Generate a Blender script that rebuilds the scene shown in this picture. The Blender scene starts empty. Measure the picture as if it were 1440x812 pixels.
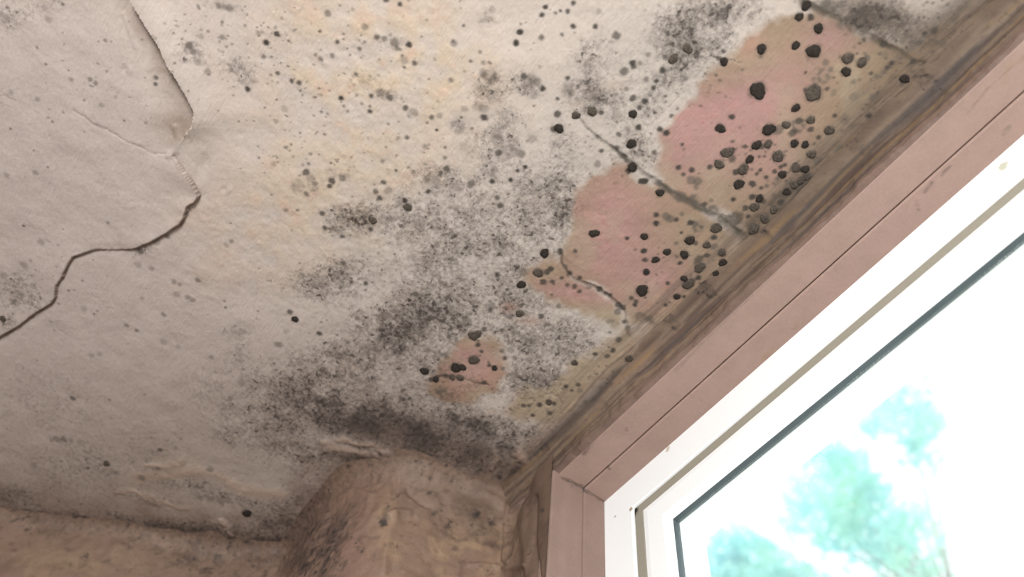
import bpy, math, random
import numpy as np
from mathutils import Matrix, Vector

random.seed(7)
C = bpy.context.scene.collection
scene = bpy.context.scene

# ------------------------------------------------------------------ camera, world, lights
# camera 0.8 m under the ceiling; +Y points out of the window, +X along it towards the viewer's right
F = 1220.4216
AX = np.array([0.59358458, -0.6711036, -0.44415909])     # world axes seen in camera axes (right, down, forward)
AY = np.array([0.80065501, 0.54821319, 0.24168957])
AZ = np.array([0.08129513, -0.49908141, 0.86273336])
RW = np.array([AX, AY, AZ])
HC = 0.80                                                 # ceiling height above the lens
cam_d = bpy.data.cameras.new('camera')
cam_d.sensor_width = 36.0
cam_d.lens = F / 1440 * 36
cam_d.clip_start = 0.01
cam_d.dof.use_dof = True
cam_d.dof.focus_distance = 0.88
cam_d.dof.aperture_fstop = 3.4
cam = bpy.data.objects.new('camera', cam_d); C.objects.link(cam)
m = Matrix(((AX[0], -AX[1], -AX[2], 0), (AY[0], -AY[1], -AY[2], 0), (AZ[0], -AZ[1], -AZ[2], 0), (0, 0, 0, 1)))
cam.matrix_world = m
scene.camera = cam

scene.view_settings.view_transform = 'Standard'
scene.view_settings.look = 'None'
scene.view_settings.gamma = 1.0
scene.view_settings.use_curve_mapping = False
scene.view_settings.exposure = 0.0

world = bpy.data.worlds.new('overcast_sky'); scene.world = world
world.use_nodes = True
bg = world.node_tree.nodes['Background']
bg.inputs[0].default_value = (0.93, 0.97, 1.0, 1)
bg.inputs[1].default_value = 1.6

sun_d = bpy.data.lights.new('sun', 'SUN'); sun_d.energy = 5.0; sun_d.angle = math.radians(3)
sun_d.color = (1.0, 0.98, 0.94)
sun = bpy.data.objects.new('sun', sun_d); C.objects.link(sun)
sun.rotation_euler = Vector((0.30, -0.32, -1.0)).to_track_quat('-Z', 'Y').to_euler()

key_d = bpy.data.lights.new('added_room_light', 'AREA'); key_d.shape = 'RECTANGLE'; key_d.size = 0.55; key_d.size_y = 0.55  # unseen area light, added behind the viewer to brighten frame and ceiling
key_d.energy = 55.0; key_d.color = (0.97, 0.985, 0.965)
key = bpy.data.objects.new('added_room_light', key_d); C.objects.link(key)
key.location = (0.85, -0.85, -0.12)
key.rotation_euler = (Vector((-0.45, 0.1, 0.8)) - Vector(key.location)).to_track_quat('-Z', 'Y').to_euler()

# ------------------------------------------------------------------ helpers
def ray(x, y):
    return RW @ np.array([(x - 720) / F, (y - 406) / F, 1.0])
def at(x, y, axis=2, val=HC):
    r = ray(x, y); return r * (val / r[axis])
def project(P):
    c = P @ RW
    z = np.maximum(c[..., 2], 0.05)
    return 720 + F * c[..., 0] / z, 406 + F * c[..., 1] / z

_tab = np.random.RandomState(11).rand(8, 256, 256).astype(np.float32)
def vn(a, b, seed=0):
    """smooth value noise, 0..1"""
    ia = np.floor(a).astype(np.int64); ib = np.floor(b).astype(np.int64)
    fa = (a - ia).astype(np.float32); fb = (b - ib).astype(np.float32)
    fa = fa * fa * (3 - 2 * fa); fb = fb * fb * (3 - 2 * fb)
    t = _tab[seed % 8]; ox = seed * 37
    i0 = (ia + ox) & 255; i1 = (ia + ox + 1) & 255; j0 = (ib + ox * 3) & 255; j1 = (ib + ox * 3 + 1) & 255
    return (t[i0, j0] * (1 - fa) + t[i1, j0] * fa) * (1 - fb) + (t[i0, j1] * (1 - fa) + t[i1, j1] * fa) * fb
def fbm(a, b, s, octs=4, seed=0, gain=0.5):
    tot = 0; amp = 1; n = 0
    for k in range(octs):
        ca, sa = math.cos(0.7 * k), math.sin(0.7 * k)
        tot = tot + amp * vn((a * ca + b * sa) * s, (b * ca - a * sa) * s, seed + k); n += amp
        amp *= gain; s *= 2.03
    return tot / n
def ss(e0, e1, x):
    t = np.clip((x - e0) / (e1 - e0), 0, 1); return t * t * (3 - 2 * t)
def seg_dist(px, py, pts):
    """distance to a polyline and the fraction along it"""
    best = np.full(px.shape, 1e9, np.float32); frac = np.zeros(px.shape, np.float32)
    n = len(pts) - 1
    for k in range(n):
        (x0, y0), (x1, y1) = pts[k], pts[k + 1]
        dx, dy = x1 - x0, y1 - y0; L = dx * dx + dy * dy + 1e-9
        t = np.clip(((px - x0) * dx + (py - y0) * dy) / L, 0, 1)
        d = np.hypot(px - x0 - t * dx, py - y0 - t * dy)
        w = d < best
        best = np.where(w, d, best); frac = np.where(w, (k + t) / n, frac)
    return best, frac
def inside(px, py, poly):
    c = np.zeros(px.shape, bool); n = len(poly)
    for k in range(n):
        (x0, y0), (x1, y1) = poly[k], poly[(k + 1) % n]
        if y0 == y1: continue
        c ^= ((y0 > py) != (y1 > py)) & (px < (x1 - x0) * (py - y0) / (y1 - y0) + x0)
    return c
def signed(px, py, poly):
    d, _ = seg_dist(px, py, list(poly) + [poly[0]])
    return np.where(inside(px, py, poly), d, -d)
def blob(px, py, x, y, rx, ry, rot=0.0):
    c, s = math.cos(math.radians(rot)), math.sin(math.radians(rot))
    u = ((px - x) * c + (py - y) * s) / rx; v = (-(px - x) * s + (py - y) * c) / ry
    return np.exp(-(u * u + v * v) * 1.1)
def srgb(r, g, b):
    f = lambda v: (v / 255 / 12.92) if v / 255 <= 0.04045 else ((v / 255 + 0.055) / 1.055) ** 2.4
    return np.array([f(r), f(g), f(b)], np.float32)
def mixc(col, c, w):
    w = np.clip(w, 0, 1)[..., None].astype(np.float32)
    return col * (1 - w) + np.asarray(c, np.float32) * w

REFLECT = 0.70                                             # overall reflectance of the old paint
def tag(o, label, cat, kind=None, group=None):
    o['label'] = label; o['category'] = cat
    if kind: o['kind'] = kind
    if group: o['group'] = group
    return o
def grid_object(name, P, mat, col=None, mould=None, parent=None, face_mask=None, flip=False):
    """one mesh from a lattice of points with colour and mould attributes"""
    n, k = P.shape[:2]
    idx = np.arange(n * k, dtype=np.int32).reshape(n, k)
    q = np.stack([idx[:-1, :-1], idx[1:, :-1], idx[1:, 1:], idx[:-1, 1:]], -1).reshape(-1, 4)
    if flip: q = q[:, ::-1]
    if face_mask is not None: q = q[face_mask.reshape(-1)]
    used = np.unique(q); remap = np.full(n * k, -1, np.int32); remap[used] = np.arange(len(used), dtype=np.int32)
    q = remap[q]; V = P.reshape(-1, 3)[used].astype(np.float32)
    me = bpy.data.meshes.new(name)
    me.vertices.add(len(V)); me.vertices.foreach_set('co', V.ravel())
    me.loops.add(q.size); me.loops.foreach_set('vertex_index', q.ravel())
    me.polygons.add(len(q)); me.polygons.foreach_set('loop_start', np.arange(0, q.size, 4, dtype=np.int32))
    me.update(calc_edges=True)
    me.polygons.foreach_set('use_smooth', np.ones(len(q), bool))
    if col is not None:
        a = me.attributes.new('tint', 'FLOAT_COLOR', 'POINT')
        cc = np.ones((len(V), 4), np.float32); cc[:, :3] = col.reshape(-1, 3)[used] * REFLECT
        a.data.foreach_set('color', cc.ravel())
    if mould is not None:
        a = me.attributes.new('mould', 'FLOAT', 'POINT')
        a.data.foreach_set('value', mould.reshape(-1)[used].astype(np.float32))
    me.materials.append(mat)
    o = bpy.data.objects.new(name, me); C.objects.link(o)
    if parent: o.parent = parent
    return o
def mesh_object(name, V, Fc, mat, parent=None, smooth=False):
    me = bpy.data.meshes.new(name); me.from_pydata([tuple(map(float, v)) for v in V], [], Fc); me.update()
    if smooth:
        for p in me.polygons: p.use_smooth = True
    me.materials.append(mat)
    o = bpy.data.objects.new(name, me); C.objects.link(o)
    if parent: o.parent = parent
    return o
def box(name, lo, hi, mat, parent=None, bevel=0.0):
    (x0, y0, z0), (x1, y1, z1) = lo, hi
    V = [(x0, y0, z0), (x1, y0, z0), (x1, y1, z0), (x0, y1, z0), (x0, y0, z1), (x1, y0, z1), (x1, y1, z1), (x0, y1, z1)]
    Fc = [(3, 2, 1, 0), (4, 5, 6, 7), (0, 1, 5, 4), (1, 2, 6, 5), (2, 3, 7, 6), (3, 0, 4, 7)]
    o = mesh_object(name, V, Fc, mat, parent)
    if bevel:
        b = o.modifiers.new('bevel', 'BEVEL'); b.width = bevel; b.segments = 3
    return o

# ------------------------------------------------------------------ materials
def new_mat(name):
    mt = bpy.data.materials.new(name); mt.use_nodes = True
    nt = mt.node_tree; b = nt.nodes['Principled BSDF']
    return mt, nt, b
def link(nt, a, b): nt.links.new(a, b)
def math_node(nt, op, a, b=None, clamp=False):
    n = nt.nodes.new('ShaderNodeMath'); n.operation = op; n.use_clamp = clamp
    for i, v in enumerate((a, b)):
        if v is None: continue
        if isinstance(v, (int, float)): n.inputs[i].default_value = v
        else: link(nt, v, n.inputs[i])
    return n.outputs[0]
def mapped_noise(nt, scale, detail=3, stretch=(1, 1, 1), rough=0.55):
    tc = nt.nodes.new('ShaderNodeTexCoord'); mp = nt.nodes.new('ShaderNodeMapping')
    mp.inputs['Scale'].default_value = stretch
    link(nt, tc.outputs['Object'], mp.inputs[0])
    n = nt.nodes.new('ShaderNodeTexNoise'); n.inputs['Scale'].default_value = scale
    n.inputs['Detail'].default_value = detail; n.inputs['Roughness'].default_value = rough
    link(nt, mp.outputs[0], n.inputs['Vector'])
    return n.outputs['Fac']

def plaster_material(name, grain=260.0, bump=0.0010, stroke=True, mould_rgb=(0.060, 0.046, 0.041), strength=0.88):
    mt, nt, b = new_mat(name)
    at_c = nt.nodes.new('ShaderNodeAttribute'); at_c.attribute_name = 'tint'
    at_m = nt.nodes.new('ShaderNodeAttribute'); at_m.attribute_name = 'mould'
    n1 = mapped_noise(nt, grain * 0.75, 5, rough=0.72)
    # grain spread to about 0..1, then thresholded by how thick the mould grows here
    g = math_node(nt, 'MULTIPLY_ADD', n1, 2.8); nt.nodes[-1].inputs[2].default_value = -0.9
    t = math_node(nt, 'SUBTRACT', 1.0, at_m.outputs['Fac'])
    d = math_node(nt, 'SUBTRACT', g, t)
    f = math_node(nt, 'MULTIPLY_ADD', d, 0.95, clamp=True); nt.nodes[-1].inputs[2].default_value = 0.44
    gate = math_node(nt, 'MULTIPLY', at_m.outputs['Fac'], 3.0, clamp=True)
    f = math_node(nt, 'MULTIPLY', f, gate)
    f = math_node(nt, 'MULTIPLY', f, strength)
    # slight unevenness of the paint itself
    n2 = mapped_noise(nt, 38.0, 4)
    n3 = mapped_noise(nt, 330.0, 3, rough=0.7)
    va = math_node(nt, 'MULTIPLY_ADD', n2, 0.20); nt.nodes[-1].inputs[2].default_value = 0.75
    va = math_node(nt, 'ADD', va, math_node(nt, 'MULTIPLY', n3, 0.30))
    sc = nt.nodes.new('ShaderNodeVectorMath'); sc.operation = 'SCALE'
    link(nt, at_c.outputs['Color'], sc.inputs[0]); link(nt, va, sc.inputs['Scale'])
    mx = nt.nodes.new('ShaderNodeMix'); mx.data_type = 'RGBA'
    link(nt, f, mx.inputs['Factor']); link(nt, sc.outputs[0], mx.inputs['A'])
    mx.inputs['B'].default_value = (*mould_rgb, 1)
    # darker flecks inside the thick growth
    n4 = mapped_noise(nt, grain * 0.62, 2, rough=0.5)
    fl = math_node(nt, 'SUBTRACT', n4, math_node(nt, 'SUBTRACT', 0.675, math_node(nt, 'MULTIPLY', at_m.outputs['Fac'], 0.16)))
    fl = math_node(nt, 'MULTIPLY', math_node(nt, 'MULTIPLY', fl, 12.0, True), math_node(nt, 'MULTIPLY', gate, 0.75))
    mx2 = nt.nodes.new('ShaderNodeMix'); mx2.data_type = 'RGBA'
    link(nt, fl, mx2.inputs['Factor']); link(nt, mx.outputs['Result'], mx2.inputs['A'])
    mx2.inputs['B'].default_value = (*[c * 0.7 for c in mould_rgb], 1); mx = mx2
    link(nt, mx.outputs['Result'], b.inputs['Base Color'])
    b.inputs['Roughness'].default_value = 0.62; b.inputs['Specular IOR Level'].default_value = 0.25
    h = mapped_noise(nt, 170.0, 3)
    if stroke:
        h2 = mapped_noise(nt, 1.0, 2, (26, 420, 30))
        h = math_node(nt, 'ADD', h, math_node(nt, 'MULTIPLY', h2, 0.9))
    bp = nt.nodes.new('ShaderNodeBump'); bp.inputs['Strength'].default_value = 0.55; bp.inputs['Distance'].default_value = bump
    link(nt, h, bp.inputs['Height']); link(nt, bp.outputs[0], b.inputs['Normal'])
    return mt
def plain(name, rgb, rough=0.6, var=0.12, scale=20.0, spec=0.3):
    mt, nt, b = new_mat(name)
    n = mapped_noise(nt, scale, 4)
    r = nt.nodes.new('ShaderNodeMix'); r.data_type = 'RGBA'
    r.inputs['A'].default_value = (*[c * (1 - var) for c in rgb], 1); r.inputs['B'].default_value = (*[min(1, c * (1 + var)) for c in rgb], 1)
    link(nt, n, r.inputs['Factor']); link(nt, r.outputs['Result'], b.inputs['Base Color'])
    b.inputs['Roughness'].default_value = rough; b.inputs['Specular IOR Level'].default_value = spec
    return mt

M_ceil = plaster_material('mouldy_ceiling_paint')
M_wall = plaster_material('damp_wall_plaster', grain=210.0, bump=0.0010, stroke=False, mould_rgb=(0.045, 0.034, 0.03), strength=0.8)
M_liner = plaster_material('pink_painted_board', grain=240.0, bump=0.0002, stroke=False)
M_room = plain('plain_room_paint', (0.62, 0.56, 0.52), 0.8, 0.05)
M_floor = plain('floor_boards', (0.30, 0.21, 0.15), 0.6, 0.2, 6.0)
M_out = plain('white_render', (0.90, 0.91, 0.91), 0.8, 0.03)
M_roof = plain('roof_slab', (0.4, 0.38, 0.36), 0.9)
M_seal = plain('olive_grey_seal', (0.30, 0.275, 0.225), 0.7, 0.15, 40.0)
M_gasket = plain('dark_rubber_gasket', (0.075, 0.095, 0.105), 0.5, 0.2)
M_ground = plain('pale_paving', (0.55, 0.55, 0.50), 0.9, 0.1, 2.0)
M_bark = plain('bark', (0.16, 0.12, 0.09), 0.9, 0.3, 12.0)
M_pole = plain('white_painted_metal', (0.92, 0.93, 0.93), 0.4, 0.02)

def stained(name, ca, cb, rough, stains, y=0.472):
    mt, nt, b = new_mat(name)
    tc = nt.nodes.new('ShaderNodeTexCoord')
    n = mapped_noise(nt, 220.0, 3)
    base = nt.nodes.new('ShaderNodeMix'); base.data_type = 'RGBA'
    base.inputs['A'].default_value = (*ca, 1); base.inputs['B'].default_value = (*cb, 1)
    link(nt, n, base.inputs['Factor']); out = base.outputs['Result']
    for (px, py, r, c) in stains:
        di = nt.nodes.new('ShaderNodeVectorMath'); di.operation = 'DISTANCE'
        link(nt, tc.outputs['Object'], di.inputs[0]); di.inputs[1].default_value = tuple(at(px, py, 1, y))
        w = math_node(nt, 'ADD', math_node(nt, 'DIVIDE', di.outputs['Value'], r), n)       # ragged edge
        w = math_node(nt, 'MULTIPLY', math_node(nt, 'SUBTRACT', 1.35, w), 3.0, True)
        mx = nt.nodes.new('ShaderNodeMix'); mx.data_type = 'RGBA'
        link(nt, w, mx.inputs['Factor']); link(nt, out, mx.inputs['A']); mx.inputs['B'].default_value = (*c, 1)
        out = mx.outputs['Result']
    link(nt, out, b.inputs['Base Color']); b.inputs['Roughness'].default_value = rough
    return mt
M_pvc = stained('white_pvc', (.885, .905, .925), (.915, .935, .95), .3, ((1411, 234, .007, (.55, .56, .46)), (939, 632, .005, (.6, .55, .45)), (865, 727, .0018, (.3, .25, .2)), (887, 716, .004, (.35, .28, .22)), (870, 660, .004, (.75, .7, .63))))
M_seal = stained('olive_grey_seal', (.26, .245, .20), (.33, .30, .25), .7, ((892, 722, .011, (.02, .017, .015)),), y=.474)


def glass_material():
    mt, nt, b = new_mat('dusty_window_glass')
    nt.nodes.remove(b)
    o = nt.nodes['Material Output']
    tr = nt.nodes.new('ShaderNodeBsdfTransparent'); tr.inputs[0].default_value = (0.97, 1.0, 0.99, 1)
    gl = nt.nodes.new('ShaderNodeBsdfGlossy'); gl.inputs['Roughness'].default_value = 0.03
    df = nt.nodes.new('ShaderNodeBsdfTranslucent'); df.inputs[0].default_value = (0.9, 0.92, 0.95, 1)
    n = mapped_noise(nt, 900.0, 2); n2 = mapped_noise(nt, 14.0, 3)
    k = math_node(nt, 'MULTIPLY', math_node(nt, 'GREATER_THAN', math_node(nt, 'MULTIPLY', n, math_node(nt, 'ADD', n2, 0.5)), 0.66), 0.5)
    k = math_node(nt, 'ADD', k, 0.10)
    m1 = nt.nodes.new('ShaderNodeMixShader'); link(nt, k, m1.inputs[0]); link(nt, tr.outputs[0], m1.inputs[1]); link(nt, df.outputs[0], m1.inputs[2])
    m2 = nt.nodes.new('ShaderNodeMixShader'); m2.inputs[0].default_value = 0.05
    link(nt, m1.outputs[0], m2.inputs[1]); link(nt, gl.outputs[0], m2.inputs[2]); link(nt, m2.outputs[0], o.inputs[0])
    return mt
M_glass = glass_material()

def leaf_material(name, a, c):
    mt, nt, b = new_mat(name); nt.nodes.remove(b); o = nt.nodes['Material Output']
    n = mapped_noise(nt, 2.2, 3)
    r = nt.nodes.new('ShaderNodeMix'); r.data_type = 'RGBA'; r.inputs['A'].default_value = (*a, 1); r.inputs['B'].default_value = (*c, 1)
    f = math_node(nt, 'MULTIPLY_ADD', n, 3.0, True); nt.nodes[-1].inputs[2].default_value = -1.0
    link(nt, f, r.inputs['Factor'])
    d = nt.nodes.new('ShaderNodeBsdfDiffuse'); t = nt.nodes.new('ShaderNodeBsdfTranslucent')
    link(nt, r.outputs['Result'], d.inputs[0]); link(nt, r.outputs['Result'], t.inputs[0])
    ms = nt.nodes.new('ShaderNodeMixShader'); ms.inputs[0].default_value = 0.5
    link(nt, d.outputs[0], ms.inputs[1]); link(nt, t.outputs[0], ms.inputs[2]); link(nt, ms.outputs[0], o.inputs[0])
    return mt
M_leaf = leaf_material('bright_leaves', (0.42, 0.80, 0.84), (0.60, 0.92, 0.76))

def colony_material(name, a, c):
    mt, nt, b = new_mat(name)
    n = mapped_noise(nt, 500.0, 3)
    r = nt.nodes.new('ShaderNodeMix'); r.data_type = 'RGBA'; r.inputs['A'].default_value = (*a, 1); r.inputs['B'].default_value = (*c, 1)
    f = math_node(nt, 'MULTIPLY_ADD', n, 2.4, True); nt.nodes[-1].inputs[2].default_value = -0.7
    link(nt, f, r.inputs['Factor']); link(nt, r.outputs['Result'], b.inputs['Base Color'])
    b.inputs['Roughness'].default_value = 0.95; b.inputs['Specular IOR Level'].default_value = 0.05
    return mt
M_black = colony_material('black_mould', (0.021, 0.017, 0.015), (0.044, 0.035, 0.031))
M_grey = colony_material('grey_brown_mould', (0.038, 0.031, 0.027), (0.105, 0.085, 0.070))
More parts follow.
